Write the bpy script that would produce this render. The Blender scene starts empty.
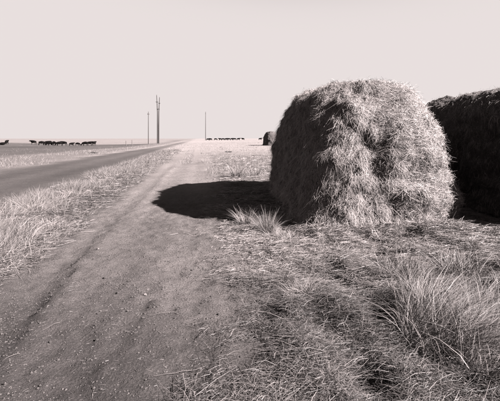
import bpy, math
import numpy as np
from mathutils import Vector, Matrix

scene = bpy.context.scene
COL = scene.collection
R = math.radians

# ------------------------------------------------------------------ camera, sky, sun, exposure
EYE = 1.6
cam = bpy.data.cameras.new('camera')
cam.sensor_fit = 'HORIZONTAL'
cam.sensor_width = 36.0
cam.lens = 36.0 * 430.0 / 500.0
cam.shift_x = 0.0
cam.shift_y = -62.0 / 500.0          # view camera with falling front: verticals stay vertical
cam.clip_start = 0.05
cam.clip_end = 20000
cam_ob = bpy.data.objects.new('camera', cam)
cam_ob.location = (0, 0, EYE)
cam_ob.rotation_euler = (R(90), 0, 0)
COL.objects.link(cam_ob)
scene.camera = cam_ob

SUN_EL, SUN_AZ = 32.0, 113.0         # azimuth clockwise from +Y (behind and to the right)
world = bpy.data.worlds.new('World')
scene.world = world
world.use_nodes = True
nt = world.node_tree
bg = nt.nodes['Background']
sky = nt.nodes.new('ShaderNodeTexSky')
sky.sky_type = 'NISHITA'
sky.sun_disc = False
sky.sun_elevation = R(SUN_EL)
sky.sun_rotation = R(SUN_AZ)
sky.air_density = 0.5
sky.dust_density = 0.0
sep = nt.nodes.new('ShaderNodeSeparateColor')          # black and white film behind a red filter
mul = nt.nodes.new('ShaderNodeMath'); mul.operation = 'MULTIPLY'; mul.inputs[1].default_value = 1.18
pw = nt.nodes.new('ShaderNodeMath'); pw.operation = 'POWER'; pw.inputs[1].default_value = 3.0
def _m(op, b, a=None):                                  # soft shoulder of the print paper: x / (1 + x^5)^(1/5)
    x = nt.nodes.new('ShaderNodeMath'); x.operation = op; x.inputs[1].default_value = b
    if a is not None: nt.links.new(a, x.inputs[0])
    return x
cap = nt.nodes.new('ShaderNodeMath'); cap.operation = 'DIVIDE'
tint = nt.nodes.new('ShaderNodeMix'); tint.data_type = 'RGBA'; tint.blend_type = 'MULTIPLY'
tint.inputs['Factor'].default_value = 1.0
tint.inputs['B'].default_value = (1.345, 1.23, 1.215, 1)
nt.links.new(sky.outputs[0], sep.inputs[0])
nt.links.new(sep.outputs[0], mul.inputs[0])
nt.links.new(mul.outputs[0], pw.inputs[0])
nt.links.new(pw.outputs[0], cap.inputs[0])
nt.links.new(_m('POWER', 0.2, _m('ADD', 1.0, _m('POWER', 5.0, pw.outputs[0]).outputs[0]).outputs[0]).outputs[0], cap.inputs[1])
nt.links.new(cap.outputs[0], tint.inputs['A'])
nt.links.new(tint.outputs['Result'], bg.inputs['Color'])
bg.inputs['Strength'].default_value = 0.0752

sun = bpy.data.lights.new('sun', 'SUN')
sun.energy = 5.0
sun.angle = R(0.5)
sun.color = (1.0, 0.965, 0.955)
sun_ob = bpy.data.objects.new('sun', sun)
COL.objects.link(sun_ob)
_d = Vector((math.sin(R(SUN_AZ)) * math.cos(R(SUN_EL)), math.cos(R(SUN_AZ)) * math.cos(R(SUN_EL)), math.sin(R(SUN_EL))))
sun_ob.rotation_euler = _d.to_track_quat('Z', 'Y').to_euler()
sun_ob.location = (30, -10, 25)

scene.view_settings.view_transform = 'Standard'
scene.view_settings.look = 'None'
scene.view_settings.gamma = 1.0
scene.view_settings.exposure = 3.0
scene.render.engine = 'CYCLES'
scene.cycles.max_bounces = 5
scene.cycles.diffuse_bounces = 0
scene.cycles.transparent_max_bounces = 4

# ------------------------------------------------------------------ small tools
rng = np.random.default_rng(7)
HUE = np.array([1.0, 0.865, 0.845])


def sst(a, b, x):
    t = np.clip((x - a) / (b - a), 0, 1)
    return t * t * (3 - 2 * t)


def _hash(ix, iy, iz, seed):
    h = (ix.astype(np.int64) * 374761393 + iy.astype(np.int64) * 668265263 + iz.astype(np.int64) * 2147483647 + seed * 974711) & 0xFFFFFFFF
    h = ((h ^ (h >> 13)) * 1274126177) & 0xFFFFFFFF
    h = (h ^ (h >> 16)) & 0xFFFFFF
    return h / float(0xFFFFFF)


def vnoise(x, y, z=None, seed=0):
    x = np.asarray(x, float); y = np.asarray(y, float)
    z = np.zeros_like(x) if z is None else np.asarray(z, float)
    x0, y0, z0 = np.floor(x), np.floor(y), np.floor(z)
    fx, fy, fz = x - x0, y - y0, z - z0
    fx, fy, fz = fx * fx * (3 - 2 * fx), fy * fy * (3 - 2 * fy), fz * fz * (3 - 2 * fz)
    out = 0
    flat = not np.any(fz)
    for dz in ((0,) if flat else (0, 1)):
        wz = (1 - fz) if dz == 0 else fz
        for dy in (0, 1):
            wy = (1 - fy) if dy == 0 else fy
            for dx in (0, 1):
                wx = (1 - fx) if dx == 0 else fx
                out = out + wx * wy * wz * _hash(x0 + dx, y0 + dy, z0 + dz, seed)
    return out * 2 - 1


def fbm(x, y, z=None, seed=0, octaves=3):
    a, s, tot = 1.0, 0, 0
    for k in range(octaves):
        s = s + a * vnoise(x * 2 ** k, y * 2 ** k, None if z is None else z * 2 ** k, seed + k * 17)
        tot += a
        a *= 0.5
    return s / tot


def new_mesh(name, verts, faces_idx, face_n, mats, smooth=True, tone=None, midx=None):
    """verts Nx3, faces_idx flat corner indices, face_n corners per face (int or array)."""
    me = bpy.data.meshes.new(name)
    verts = np.ascontiguousarray(verts, np.float32)
    faces_idx = np.ascontiguousarray(faces_idx, np.int32).ravel()
    nf = len(faces_idx) // face_n
    me.vertices.add(len(verts))
    me.vertices.foreach_set('co', verts.ravel())
    me.loops.add(len(faces_idx))
    me.loops.foreach_set('vertex_index', faces_idx)
    me.polygons.add(nf)
    me.polygons.foreach_set('loop_start', np.arange(nf, dtype=np.int32) * face_n)
    me.polygons.foreach_set('loop_total', np.full(nf, face_n, np.int32))
    me.polygons.foreach_set('use_smooth', np.full(nf, smooth, bool))
    for m in (mats if isinstance(mats, (list, tuple)) else [mats]):
        me.materials.append(m)
    if tone is not None:
        a = me.attributes.new('tone', 'FLOAT', 'POINT')
        a.data.foreach_set('value', np.ascontiguousarray(tone, np.float32))
    me.update(calc_edges=True)
    return me


def link(name, me, parent=None, loc=None):
    o = bpy.data.objects.new(name, me)
    COL.objects.link(o)
    if parent is not None:
        o.parent = parent
    if loc is not None:
        o.location = loc
    return o


def empty(name, loc, rz=0.0):
    o = bpy.data.objects.new(name, None)
    o.empty_display_size = 0.2
    o.location = loc
    o.rotation_euler = (0, 0, rz)
    COL.objects.link(o)
    return o


def tag(o, label=None, cat=None, group=None, kind=None):
    if label: o['label'] = label
    if cat: o['category'] = cat
    if group: o['group'] = group
    if kind: o['kind'] = kind
    return o


def norm(v):
    return v / np.maximum(np.linalg.norm(v, axis=-1, keepdims=True), 1e-9)


def ribbons(p, d, bend, L, w, side=None, segs=2, taper=0.75):
    """curved flat blades: root p, direction d, parabolic bend, length L, width w -> verts, quads, per-blade vertex count"""
    n = len(p)
    if side is None:
        r = norm(rng.normal(size=(n, 3)))
        side = norm(np.cross(d, r))
    t = np.linspace(0, 1, segs + 1)
    c = p[:, None, :] + d[:, None, :] * (L[:, None] * t[None, :])[..., None] + bend[:, None, :] * (L[:, None] * t[None, :] ** 2)[..., None]
    ww = (w[:, None] * 0.5 * (1 - taper * t[None, :] ** 1.5))[..., None]
    v = np.stack([c - side[:, None, :] * ww, c + side[:, None, :] * ww], axis=2)     # n, segs+1, 2, 3
    k = (segs + 1) * 2
    base = (np.arange(n) * k)[:, None]
    q = []
    for s in range(segs):
        q.append(np.stack([base[:, 0] + 2 * s, base[:, 0] + 2 * s + 1, base[:, 0] + 2 * s + 3, base[:, 0] + 2 * s + 2], 1))
    return v.reshape(-1, 3), np.stack(q, 1).reshape(-1), k


def blades_mesh(name, parts, mat):
    """parts: list of (verts, quads, k, tone per blade)"""
    V, F, T, off = [], [], [], 0
    for v, q, k, tone in parts:
        V.append(v); F.append(q + off); T.append(np.repeat(tone, k)); off += len(v)
    return new_mesh(name, np.concatenate(V), np.concatenate(F), 4, mat, True, np.concatenate(T))


# ------------------------------------------------------------------ materials
def mat_new(name):
    m = bpy.data.materials.new(name)
    m.use_nodes = True
    n = m.node_tree
    b = n.nodes['Principled BSDF']
    b.inputs['Specular IOR Level'].default_value = 0.15
    b.inputs['Roughness'].default_value = 0.9
    return m, n, b


def N(n, typ, **kw):
    x = n.nodes.new(typ)
    for k, v in kw.items():
        if k in x.inputs:
            x.inputs[k].default_value = v
        else:
            setattr(x, k, v)
    return x


def math_node(n, op, a, b=None, clamp=False):
    x = n.nodes.new('ShaderNodeMath'); x.operation = op; x.use_clamp = clamp
    for i, v in enumerate((a, b)):
        if v is None: continue
        if isinstance(v, (int, float)): x.inputs[i].default_value = v
        else: n.links.new(v, x.inputs[i])
    return x.outputs[0]


def grey(v):
    return (v * HUE[0], v * HUE[1], v * HUE[2], 1)


def straw_material(name, albedo, spec=0.25, rough=0.6):
    """dry stalks: brightness of each stalk from its 'tone', streaks along it"""
    m, n, b = mat_new(name)
    at = N(n, 'ShaderNodeAttribute', attribute_name='tone')
    nz = N(n, 'ShaderNodeTexNoise', Scale=35.0, Detail=2.0)
    geo = N(n, 'ShaderNodeNewGeometry')
    n.links.new(geo.outputs['Position'], nz.inputs['Vector'])
    v = math_node(n, 'MULTIPLY_ADD', nz.outputs[0], 0.7)
    n.nodes[-1].inputs[2].default_value = 0.65
    v = math_node(n, 'MULTIPLY', v, at.outputs['Fac'])
    mx = N(n, 'ShaderNodeMix', data_type='RGBA', blend_type='MULTIPLY')
    mx.inputs['Factor'].default_value = 1
    mx.inputs['A'].default_value = grey(albedo)
    n.links.new(v, mx.inputs['B'])
    n.links.new(mx.outputs['Result'], b.inputs['Base Color'])
    b.inputs['Specular IOR Level'].default_value = spec
    b.inputs['Roughness'].default_value = rough
    return m


M_HAY = straw_material('hay_straw', 0.175)
M_GRASS = straw_material('dry_grass', 0.112)


def ground_material():
    m, n, b = mat_new('prairie_soil')
    geo = N(n, 'ShaderNodeNewGeometry')
    at = N(n, 'ShaderNodeAttribute', attribute_name='tone')
    bare = N(n, 'ShaderNodeAttribute', attribute_name='bare')
    pos = geo.outputs['Position']
    def noise(scale, detail=4.0, rough=0.6):
        x = N(n, 'ShaderNodeTexNoise', Scale=scale, Detail=detail, Roughness=rough)
        n.links.new(pos, x.inputs['Vector'])
        return x.outputs[0]
    n1, n2, n3, n4 = noise(0.9, 5), noise(9.0, 5, 0.65), noise(55.0, 4, 0.7), noise(260.0, 2, 0.7)
    # brightness variation
    def ma(x, k, o):
        r = math_node(n, 'MULTIPLY_ADD', x, k); n.nodes[-1].inputs[2].default_value = o
        return r
    f = math_node(n, 'MULTIPLY', ma(n1, 0.7, 0.65), ma(n2, 0.8, 0.6))
    f = math_node(n, 'MULTIPLY', f, ma(n3, 1.5, 0.25))
    f = math_node(n, 'MULTIPLY', f, ma(n4, 0.7, 0.65))
    mp = N(n, 'ShaderNodeMapping'); mp.inputs['Rotation'].default_value = (0, 0, -0.12); mp.inputs['Scale'].default_value = (5.0, 0.5, 1.0)
    n.links.new(pos, mp.inputs['Vector'])
    ns = N(n, 'ShaderNodeTexNoise', Scale=1.6, Detail=5.0, Roughness=0.65)
    n.links.new(mp.outputs[0], ns.inputs['Vector'])
    f = math_node(n, 'MULTIPLY', f, ma(ns.outputs[0], 0.5, 0.75))
    f = math_node(n, 'MULTIPLY', f, at.outputs['Fac'])
    mx = N(n, 'ShaderNodeMix', data_type='RGBA', blend_type='MULTIPLY')
    mx.inputs['Factor'].default_value = 1
    mx.inputs['A'].default_value = grey(0.82)
    n.links.new(f, mx.inputs['B'])
    n.links.new(mx.outputs['Result'], b.inputs['Base Color'])
    h = math_node(n, 'ADD', math_node(n, 'MULTIPLY', n2, 0.045), math_node(n, 'MULTIPLY', n3, 0.030))
    h = math_node(n, 'ADD', h, math_node(n, 'MULTIPLY', n4, 0.007))
    h = math_node(n, 'ADD', h, math_node(n, 'MULTIPLY', ns.outputs[0], 0.018))
    bp = N(n, 'ShaderNodeBump', Strength=0.9, Distance=1.0)
    n.links.new(h, bp.inputs['Height'])
    n.links.new(bp.outputs[0], b.inputs['Normal'])
    b.inputs['Roughness'].default_value = 0.95
    b.inputs['Specular IOR Level'].default_value = 0.08
    return m


M_SOIL = ground_material()


def simple_material(name, albedo, scale=20.0, amount=0.5, bump=0.01, stretch=(1, 1, 1), rough=0.9):
    m, n, b = mat_new(name)
    tc = N(n, 'ShaderNodeTexCoord')
    mp = N(n, 'ShaderNodeMapping'); mp.inputs['Scale'].default_value = stretch
    n.links.new(tc.outputs['Object'], mp.inputs['Vector'])
    nz = N(n, 'ShaderNodeTexNoise', Scale=scale, Detail=5.0, Roughness=0.65)
    n.links.new(mp.outputs[0], nz.inputs['Vector'])
    v = math_node(n, 'MULTIPLY_ADD', nz.outputs[0], 2 * amount); n.nodes[-1].inputs[2].default_value = 1 - amount
    mx = N(n, 'ShaderNodeMix', data_type='RGBA', blend_type='MULTIPLY'); mx.inputs['Factor'].default_value = 1
    mx.inputs['A'].default_value = grey(albedo)
    n.links.new(v, mx.inputs['B'])
    n.links.new(mx.outputs['Result'], b.inputs['Base Color'])
    bp = N(n, 'ShaderNodeBump', Strength=0.8, Distance=bump)
    n.links.new(nz.outputs[0], bp.inputs['Height'])
    n.links.new(bp.outputs[0], b.inputs['Normal'])
    b.inputs['Roughness'].default_value = rough
    return m


M_CORE = simple_material('packed_hay', 0.05, 22.0, 0.8, 0.06, (1, 1, 2.2))
M_POLE = simple_material('weathered_pole_wood', 0.036, 6.0, 0.4, 0.01, (4, 4, 0.3))
M_IRON = simple_material('pole_hardware', 0.05, 8.0, 0.2)
M_COW = simple_material('black_cattle_coat', 0.004, 5.0, 0.5, 0.005, rough=0.95)
M_COW.node_tree.nodes['Principled BSDF'].inputs['Specular IOR Level'].default_value = 0.0
M_STALK = simple_material('bleached_stalk', 0.075, 40.0, 0.5, 0.002)
M_CLOD = simple_material('dry_earth_clod', 0.045, 30.0, 0.6, 0.01)
M_STONE = simple_material('pale_stone', 0.11, 25.0, 0.4, 0.005)
M_POST = simple_material('grey_post_wood', 0.06, 10.0, 0.4, 0.01, (3, 3, 0.4))

# ------------------------------------------------------------------ the lie of the land
def lateral(X, Y):
    """sideways distance from the track's line (metres, to the right)"""
    return X + 0.12 * Y

STACKS = [  # centre x, y, half width, half length, height, yaw, seed
    dict(c=(2.20, 10.95), a=1.40, b=3.70, h=2.74, yaw=0.05, seed=3, boxy=True, pz=2.6),
    dict(c=(6.30, 10.15), a=1.46, b=3.65, h=2.74, yaw=0.09, seed=21, pz=3.3),
]

def gz(X, Y):
    X = np.asarray(X, float); Y = np.asarray(Y, float)
    u = lateral(X, Y)
    z = 0.6 * sst(60, 240, Y) * sst(-80, -20, X + 0.0 * Y)
    z = z + 0.25 * sst(60, 240, Y) * (1 - sst(-80, -20, X))
    z = z - 0.95 * np.exp(-((X + 52) / 30.0) ** 2) * sst(35, 110, Y) * (1 - sst(190, 330, Y))
    near = 1 - sst(40, 90, np.hypot(X, Y))
    # wheel ruts
    wob = 0.10 * vnoise(Y * 0.35, Y * 0 + 2.3, seed=5)
    rut = np.exp(-((u + 1.72 - wob) / 0.20) ** 2) * (1 - 0.65 * sst(5, 15, Y)) * (0.044 + 0.02 * vnoise(Y * 0.8, X * 0.2, seed=8))
    rut = rut + np.exp(-((u + 0.12 - wob) / 0.22) ** 2) * 0.022
    rut = rut - np.exp(-((u + 1.38 - wob) / 0.13) ** 2) * 0.025
    z = z - rut * near
    # verge bank between the track and the road
    verge = sst(-2.0, -2.9, u) * sst(-4.9, -4.0, u)
    z = z + verge * near * (0.07 + 0.07 * fbm(X * 2.2, Y * 2.2, seed=32, octaves=2) + 0.09 * (0.5 + 0.5 * fbm(X * 0.7, Y * 0.7, seed=31)))
    # matted hay and tussocks on the right
    mat = sst(0.15, 0.9, u + 0.25 * vnoise(X * 1.3, Y * 1.3, seed=77)) * (1 - sst(16, 24, Y))
    z = z + mat * (0.075 * fbm(X * 0.8, Y * 0.8, seed=41) + (0.06 + 0.05 * sst(7.0, 5.5, Y)) * fbm(X * 2.6, Y * 2.6, seed=43, octaves=2) + 0.03)
    # hollows and humps in the matted hay
    for hx, hy, hr, hd in ((1.14, 3.66, 0.17, 0.13), (0.27, 4.25, 0.15, 0.10), (1.93, 6.15, 0.2, 0.17), (1.66, 2.95, 0.12, 0.10), (1.0, 5.1, 0.22, 0.09),
                           (0.72, 2.75, 0.15, 0.07), (1.62, 5.6, 0.2, 0.12), (2.9, 6.3, 0.2, 0.1), (0.62, 3.55, 0.15, 0.07), (0.95, 6.9, 0.12, 0.1), (2.55, 6.95, 0.16, 0.12)):
        q = ((X - hx) ** 2 + ((Y - hy) * 0.8) ** 2) / hr ** 2
        z = z - hd * np.exp(-q * (1 + 0.4 * vnoise(X * 6, Y * 6, seed=44))) + 0.6 * hd * np.exp(-((X - hx - 1.5 * hr) ** 2 + (Y - hy + 0.2 * hr) ** 2) / (1.1 * hr) ** 2)
    # hay trodden round the foot of the stacks
    z = z + 0.10 * np.exp(-((Y - 7.15 - 0.02 * (X - 2)) / 0.45) ** 2) * sst(0.4, 1.4, X) * (1 - sst(3.3, 4.3, X))
    z = z + (0.012 * fbm(X * 3.0, Y * 3.0, seed=51) + 0.02 * fbm(X * 0.5, Y * 0.5, seed=52)) * near
    z = z + 0.014 * fbm(X * 8, Y * 9, seed=53, octaves=2) * (1 - sst(10, 16, Y))
    tr = sst(-2.4, -2.0, u) * sst(0.9, 0.3, u) * (1 - sst(9, 16, Y))
    rid = 1 - np.abs(fbm(X * 2.2 + 0.4 * Y, Y * 1.4, seed=57, octaves=3)) * 2.2
    z = z + tr * (0.022 * rid + 0.026 * fbm(X * 5.5, Y * 4.0, seed=58, octaves=2) + 0.025 * np.maximum(0, vnoise(X * 9, Y * 8, seed=59)) ** 2)
    # graded road, slightly sunk
    rd = sst(-10.6, -10.0, u) * sst(-4.3, -4.9, u)
    z = z - 0.06 * rd * near
    return z

def is_road(X, Y):
    u = lateral(X, Y)
    return (u > -10.15 + 0.012 * Y + 0.12 * vnoise(Y * 0.6, Y * 0, seed=61)) & (u < -4.5 - 0.018 * np.clip(Y - 10, 0, 60) + 0.18 * vnoise(Y * 0.7, Y * 0 + 5, seed=62)) & (Y < 600)

def track_edge(X, Y):
    u = lateral(X, Y)
    rr = 0.42 + 0.03 * np.clip(Y, 0, 20) - 0.25 * sst(3.2, 2.2, Y) + 0.40 * fbm(X * 1.1, Y * 1.1, seed=71)
    ll = -2.05 + 0.15 * sst(6, 4, Y) + 0.28 * fbm(X * 1.2, Y * 0.9, seed=72)
    return np.minimum(u - ll, rr - u)     # > 0 on the bare earth

def is_track(X, Y):
    return (track_edge(X, Y) > 0) & (Y < 70)

# ------------------------------------------------------------------ ground, road and track, one continuous sheet
def axis(lo, hi, step, far, ratio):
    core = np.arange(lo, hi + 1e-6, step)
    up, x, s = [], hi, step
    while x < far:
        s *= ratio; x += s; up.append(x)
    dn, x, s = [], lo, step
    while x > -far:
        s *= ratio; x -= s; dn.append(x)
    return np.concatenate([dn[::-1], core, up])

xs = axis(-3.8, 4.2, 0.045, 6000, 1.085)
ys = axis(2.1, 9.5, 0.045, 7000, 1.05)
ys = ys[ys > -60]
GX, GY = np.meshgrid(xs, ys)
GZ = gz(GX, GY)
nx, ny = len(xs), len(ys)
P = np.stack([GX.ravel(), GY.ravel(), GZ.ravel()], 1)
idx = np.arange(nx * ny).reshape(ny, nx)
Q = np.stack([idx[:-1, :-1], idx[:-1, 1:], idx[1:, 1:], idx[1:, :-1]], -1).reshape(-1, 4)
cx, cy = P[Q].mean(1)[:, 0], P[Q].mean(1)[:, 1]

def tone_at(X, Y):
    """what grows or lies there: bare earth is darker than ground strewn with bleached straw, and its near part is dimmed by painted shading"""
    u = lateral(X, Y)
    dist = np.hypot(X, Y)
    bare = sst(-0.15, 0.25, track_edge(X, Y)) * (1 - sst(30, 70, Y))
    dirt = 0.041 + 0.045 * sst(2.2, 6.0, dist + 0.8 * u) + 0.032 * sst(5.0, 20, dist) + 0.03 * sst(18, 50, dist)  # paler with distance: straw chaff, plus backscattered light put into the earth colour
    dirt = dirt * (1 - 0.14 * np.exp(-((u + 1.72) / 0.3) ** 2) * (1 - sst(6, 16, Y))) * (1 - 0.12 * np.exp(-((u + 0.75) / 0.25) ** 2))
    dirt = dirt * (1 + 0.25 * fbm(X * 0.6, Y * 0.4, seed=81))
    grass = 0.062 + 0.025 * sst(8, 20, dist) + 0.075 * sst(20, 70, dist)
    right = sst(0.2, 1.0, u) * (1 - sst(6.5, 9, Y))
    grass = grass * (1 - 0.45 * right)
    grass = grass * (1 - 0.4 * sst(-2.0, -2.6, u) * sst(-5.2, -4.6, u) * (1 - sst(14, 30, Y)))
    t = grass * (1 - bare) + dirt * bare
    # grazed pasture beyond the road, a bleached strip along it, a darker wet line through it
    strip = sst(-10.2, -10.8, u)
    past = sst(-15, -19, u + 1.5 * fbm(X * 0.08, Y * 0.08, seed=90))
    tp = 0.088 * (1 - past) + past * (0.048 + 0.015 * fbm(X * 0.05, Y * 0.15, seed=91))
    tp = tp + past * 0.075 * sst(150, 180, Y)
    a = np.array([-55.0, 95.0]); b = np.array([-42.5, 126.0])
    dd = (b - a) / np.linalg.norm(b - a)
    off = (X - a[0]) * (-dd[1]) + (Y - a[1]) * dd[0]
    tp = tp * (1 - 0.55 * past * np.exp(-((off) / 1.1) ** 2))
    tp = tp * (1 - 0.35 * past * np.exp(-((off - 14) / 5.0) ** 2))
    t = t * (1 - strip) + tp * strip
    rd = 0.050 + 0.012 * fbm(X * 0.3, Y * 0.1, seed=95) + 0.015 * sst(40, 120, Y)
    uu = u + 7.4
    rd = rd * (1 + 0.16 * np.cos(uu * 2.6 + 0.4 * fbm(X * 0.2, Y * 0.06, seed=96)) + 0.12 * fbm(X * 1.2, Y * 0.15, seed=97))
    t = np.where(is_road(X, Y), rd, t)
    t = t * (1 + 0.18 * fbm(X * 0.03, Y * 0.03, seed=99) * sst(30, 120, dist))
    return t

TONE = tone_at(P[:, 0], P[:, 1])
road_f = is_road(cx, cy)
track_f = is_track(cx, cy) & ~road_f

def sub_sheet(name, fm, label=None):
    q = Q[fm]
    used, inv = np.unique(q, return_inverse=True)
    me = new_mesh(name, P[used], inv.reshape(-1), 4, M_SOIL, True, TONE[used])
    o = link(name, me)
    o['kind'] = 'structure'
    return o

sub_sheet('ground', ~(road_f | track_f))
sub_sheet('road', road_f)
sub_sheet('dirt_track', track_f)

# ------------------------------------------------------------------ hay stacks
def stack_surface(S, dirs):
    """local surface points of a loaf-shaped stack for unit directions"""
    a, b, h = S['a'], S['b'], S['h']
    z0 = 0.35
    c = h - z0
    ad = np.abs(dirs)
    k = 1.0 / np.maximum(ad[:, 0] / a, 1e-6)
    r = 1.0 / np.maximum(np.maximum(ad[:, 0] / a, ad[:, 1] / b), ad[:, 2] / c)
    sd_ = sst(-0.55, 0.55, dirs[:, 0] / np.maximum(np.hypot(dirs[:, 0], dirs[:, 1]), 0.25))
    ex = 4.2 + (2.35 - 4.2) * sd_ if S.get('boxy') else 3.2
    pz = 4.2 + (2.5 - 4.2) * sd_ if S.get('boxy') else S.get('pz', 2.7)
    ey = 8.0 - (4.2 if S.get('boxy') else 0.0) * sst(0.08, 0.45, dirs[:, 2])
    for _ in range(40):                                       # Newton-like radial solve
        f = (r * ad[:, 0] / a) ** ex + (r * ad[:, 1] / b) ** ey + (r * ad[:, 2] / c) ** pz
        r = r * f ** (-1.0 / 4.5)
    p = dirs * r[:, None]
    p[:, 2] += z0
    return p

def stack_relief(S, p):
    """lumps, slumped layers and a flared foot"""
    sd = S['seed']
    x, y, z = p[:, 0], p[:, 1], p[:, 2]
    n1 = fbm(x * 1.1 + 9, y * 1.1, z * 1.1, seed=sd, octaves=2)
    n2 = fbm(x * 3.1, y * 3.1 + 4, z * 2.4, seed=sd + 1, octaves=2)
    n3 = fbm(x * 8.5, y * 8.5, z * 6.0, seed=sd + 2, octaves=2)
    lay = vnoise(x * 0.8, y * 0.8, z * 5.5 + 0.6 * np.sin(x * 1.4), seed=sd + 3)
    rag = sst(-0.1, 0.35, fbm(x * 1.2, y * 1.2, z * 0.9, seed=sd + 11) - 0.45 * x / S['a'])
    d = 0.08 * n1 + (0.06 + 0.10 * rag) * n2 + (0.035 + 0.085 * rag) * n3 + 0.04 * lay
    if S.get('boxy'):
        fr = sst(-1.0, -2.8, y)
        d = d - fr * 0.20 * np.exp(-((x + 0.45) / 0.42) ** 2 - ((z - 1.45) / 0.6) ** 2)
        d = d + sst(1.9, 2.5, z) * (0.10 * np.exp(-((x - 0.42) / 0.4) ** 2) - 0.05 * np.exp(-((x + 0.35) / 0.35) ** 2)) * sst(-0.5, -2.5, y)
        d = d + fr * 0.09 * np.exp(-((x + 0.85) / 0.4) ** 2 - ((z - 0.55) / 0.35) ** 2)
    else:
        d = d + 0.16 * np.exp(-((x + 1.1) / 0.5) ** 2 - ((y + 0.9) / 0.6) ** 2 - ((z - 2.15) / 0.3) ** 2)
    d = d + 0.12 * np.exp(-np.maximum(z, 0) / 0.25)
    d = d + 0.15 * np.exp(-((z - 0.40) / 0.28) ** 2) * sst(0.2, 1.0, x / S['a'] + 0.2 * n1)
    return d

def make_stack_core(S, nu, nv):
    u = np.linspace(0, 2 * np.pi, nu, endpoint=False)
    e = np.linspace(-0.10, np.pi / 2 - 0.012, nv)
    # spread the rings so that long sides get as much mesh as the ends
    U, E = np.meshgrid(u, e)
    dx = np.cos(U) * S['a']; dy = np.sin(U) * S['b']; dz = np.tan(E) * 1.0
    hor = np.hypot(dx, dy)
    d = np.stack([np.cos(E) * dx / 1.0, np.cos(E) * dy / 1.0, np.sin(E) * S['h']], -1).reshape(-1, 3)
    d = norm(d)
    p = stack_surface(S, d)
    nrm = norm(np.stack([np.sign(p[:, 0]) * (np.abs(p[:, 0]) / S['a']) ** 2.0 / S['a'], np.sign(p[:, 1]) * (np.abs(p[:, 1]) / S['b']) ** 5.0 / S['b'],
                         np.sign(p[:, 2] - .35) * (np.abs(p[:, 2] - 0.35) / (S['h'] - .35)) ** 1.5 / (S['h'] - .35)], 1))
    p = p + nrm * stack_relief(S, p)[:, None]
    p[:, 2] = np.maximum(p[:, 2], -0.22)
    p[:, 0] += S.get('lean', 0.0) * p[:, 2]
    top = p.reshape(nv, nu, 3)[-1].mean(0)
    p = np.concatenate([p, top[None]], 0)
    i = np.arange(nu * nv).reshape(nv, nu)
    j = np.roll(i, -1, axis=1)
    q = np.stack([i[:-1], j[:-1], j[1:], i[1:]], -1).reshape(-1, 4)
    capq = np.stack([i[-1], j[-1], np.full(nu, nu * nv), np.full(nu, nu * nv)], -1)
    return p, q, capq[:, :3]

def stack_mesh(S, nu, nv, name):
    p, q, tri = make_stack_core(S, nu, nv)
    me = bpy.data.meshes.new(name)
    me.from_pydata([tuple(v) for v in p], [], [tuple(f) for f in q] + [tuple(f) for f in tri])
    me.polygons.foreach_set('use_smooth', np.ones(len(me.polygons), bool))
    me.materials.append(M_CORE)
    me.update()
    return me, p, q

def face_samples(p, q, n, weight):
    a, b, c, d = (p[q[:, k]] for k in range(4))
    nr = np.cross(c - a, d - b)
    area = np.linalg.norm(nr, axis=1) * 0.5
    nr = norm(nr)
    w = area * weight((a + c) / 2, nr)
    pick = rng.choice(len(q), n, p=w / w.sum())
    s, t = rng.random((n, 1)), rng.random((n, 1))
    pts = (a[pick] * (1 - s) + b[pick] * s) * (1 - t) + (d[pick] * (1 - s) + c[pick] * s) * t
    return pts, nr[pick]

def hay_coat(S, p, q, n_lock, per, visible, wid=0.007, ln=1.0, segs=2):
    """locks of straw lying against, hanging from and sticking out of the stack"""
    pts, nr = face_samples(p, q, n_lock, visible)
    sd = S['seed']
    down = np.array([0, 0, -1.0])
    tang_down = norm(down - nr * (nr @ down)[:, None] + 1e-4)
    tang_side = norm(np.cross(nr, tang_down))
    # where the hay hangs and where it was rolled round the stack
    hang = sst(-0.15, 0.25, fbm(pts[:, 0] * 1.2, pts[:, 1] * 1.2, pts[:, 2] * 0.9, seed=sd + 11) - 0.45 * pts[:, 0] / S['a'])
    ang = (1 - hang) * (np.pi / 2 + 0.35 * np.sin(pts[:, 0] * 1.5)) + rng.normal(0, 0.55, n_lock)
    sgn = np.where(rng.random(n_lock) < 0.5, 1, -1)
    ang = np.where(hang > 0.5, ang, ang * sgn)
    d0 = tang_down * np.cos(ang)[:, None] + tang_side * np.sin(ang)[:, None]
    n = n_lock * per
    rep = lambda x: np.repeat(x, per, axis=0)
    P0, N0, D0 = rep(pts), rep(nr), rep(d0)
    P0 = P0 + rng.normal(0, 0.035, (n, 3))
    lift = rep(np.clip(rng.normal(0.12, 0.14, n_lock), -0.05, 0.6)) + rng.normal(0, 0.12, n)
    d = norm(D0 + rng.normal(0, 0.28, (n, 3)) + N0 * lift[:, None])
    L = ln * rng.gamma(2.6, 0.055, n).clip(0.04, 0.40)
    bend = np.array([0, 0, -1.0]) * rng.random((n, 1)) * 0.5 - N0 * (np.clip(lift, 0, 1) * 0.45)[:, None] + rng.normal(0, 0.12, (n, 3))
    P0 = P0 - N0 * 0.015
    w = wid * rng.uniform(0.6, 1.3, n)
    side = norm(np.cross(d, N0 + rng.normal(0, 0.42, (n, 3))))
    v, qq, k = ribbons(P0, d, bend, L, w, side, segs, 0.6)
    tone = rep(rng.uniform(0.75, 1.15, n_lock)) * rng.uniform(0.65, 1.25, n)
    return v, qq, k, tone

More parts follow.
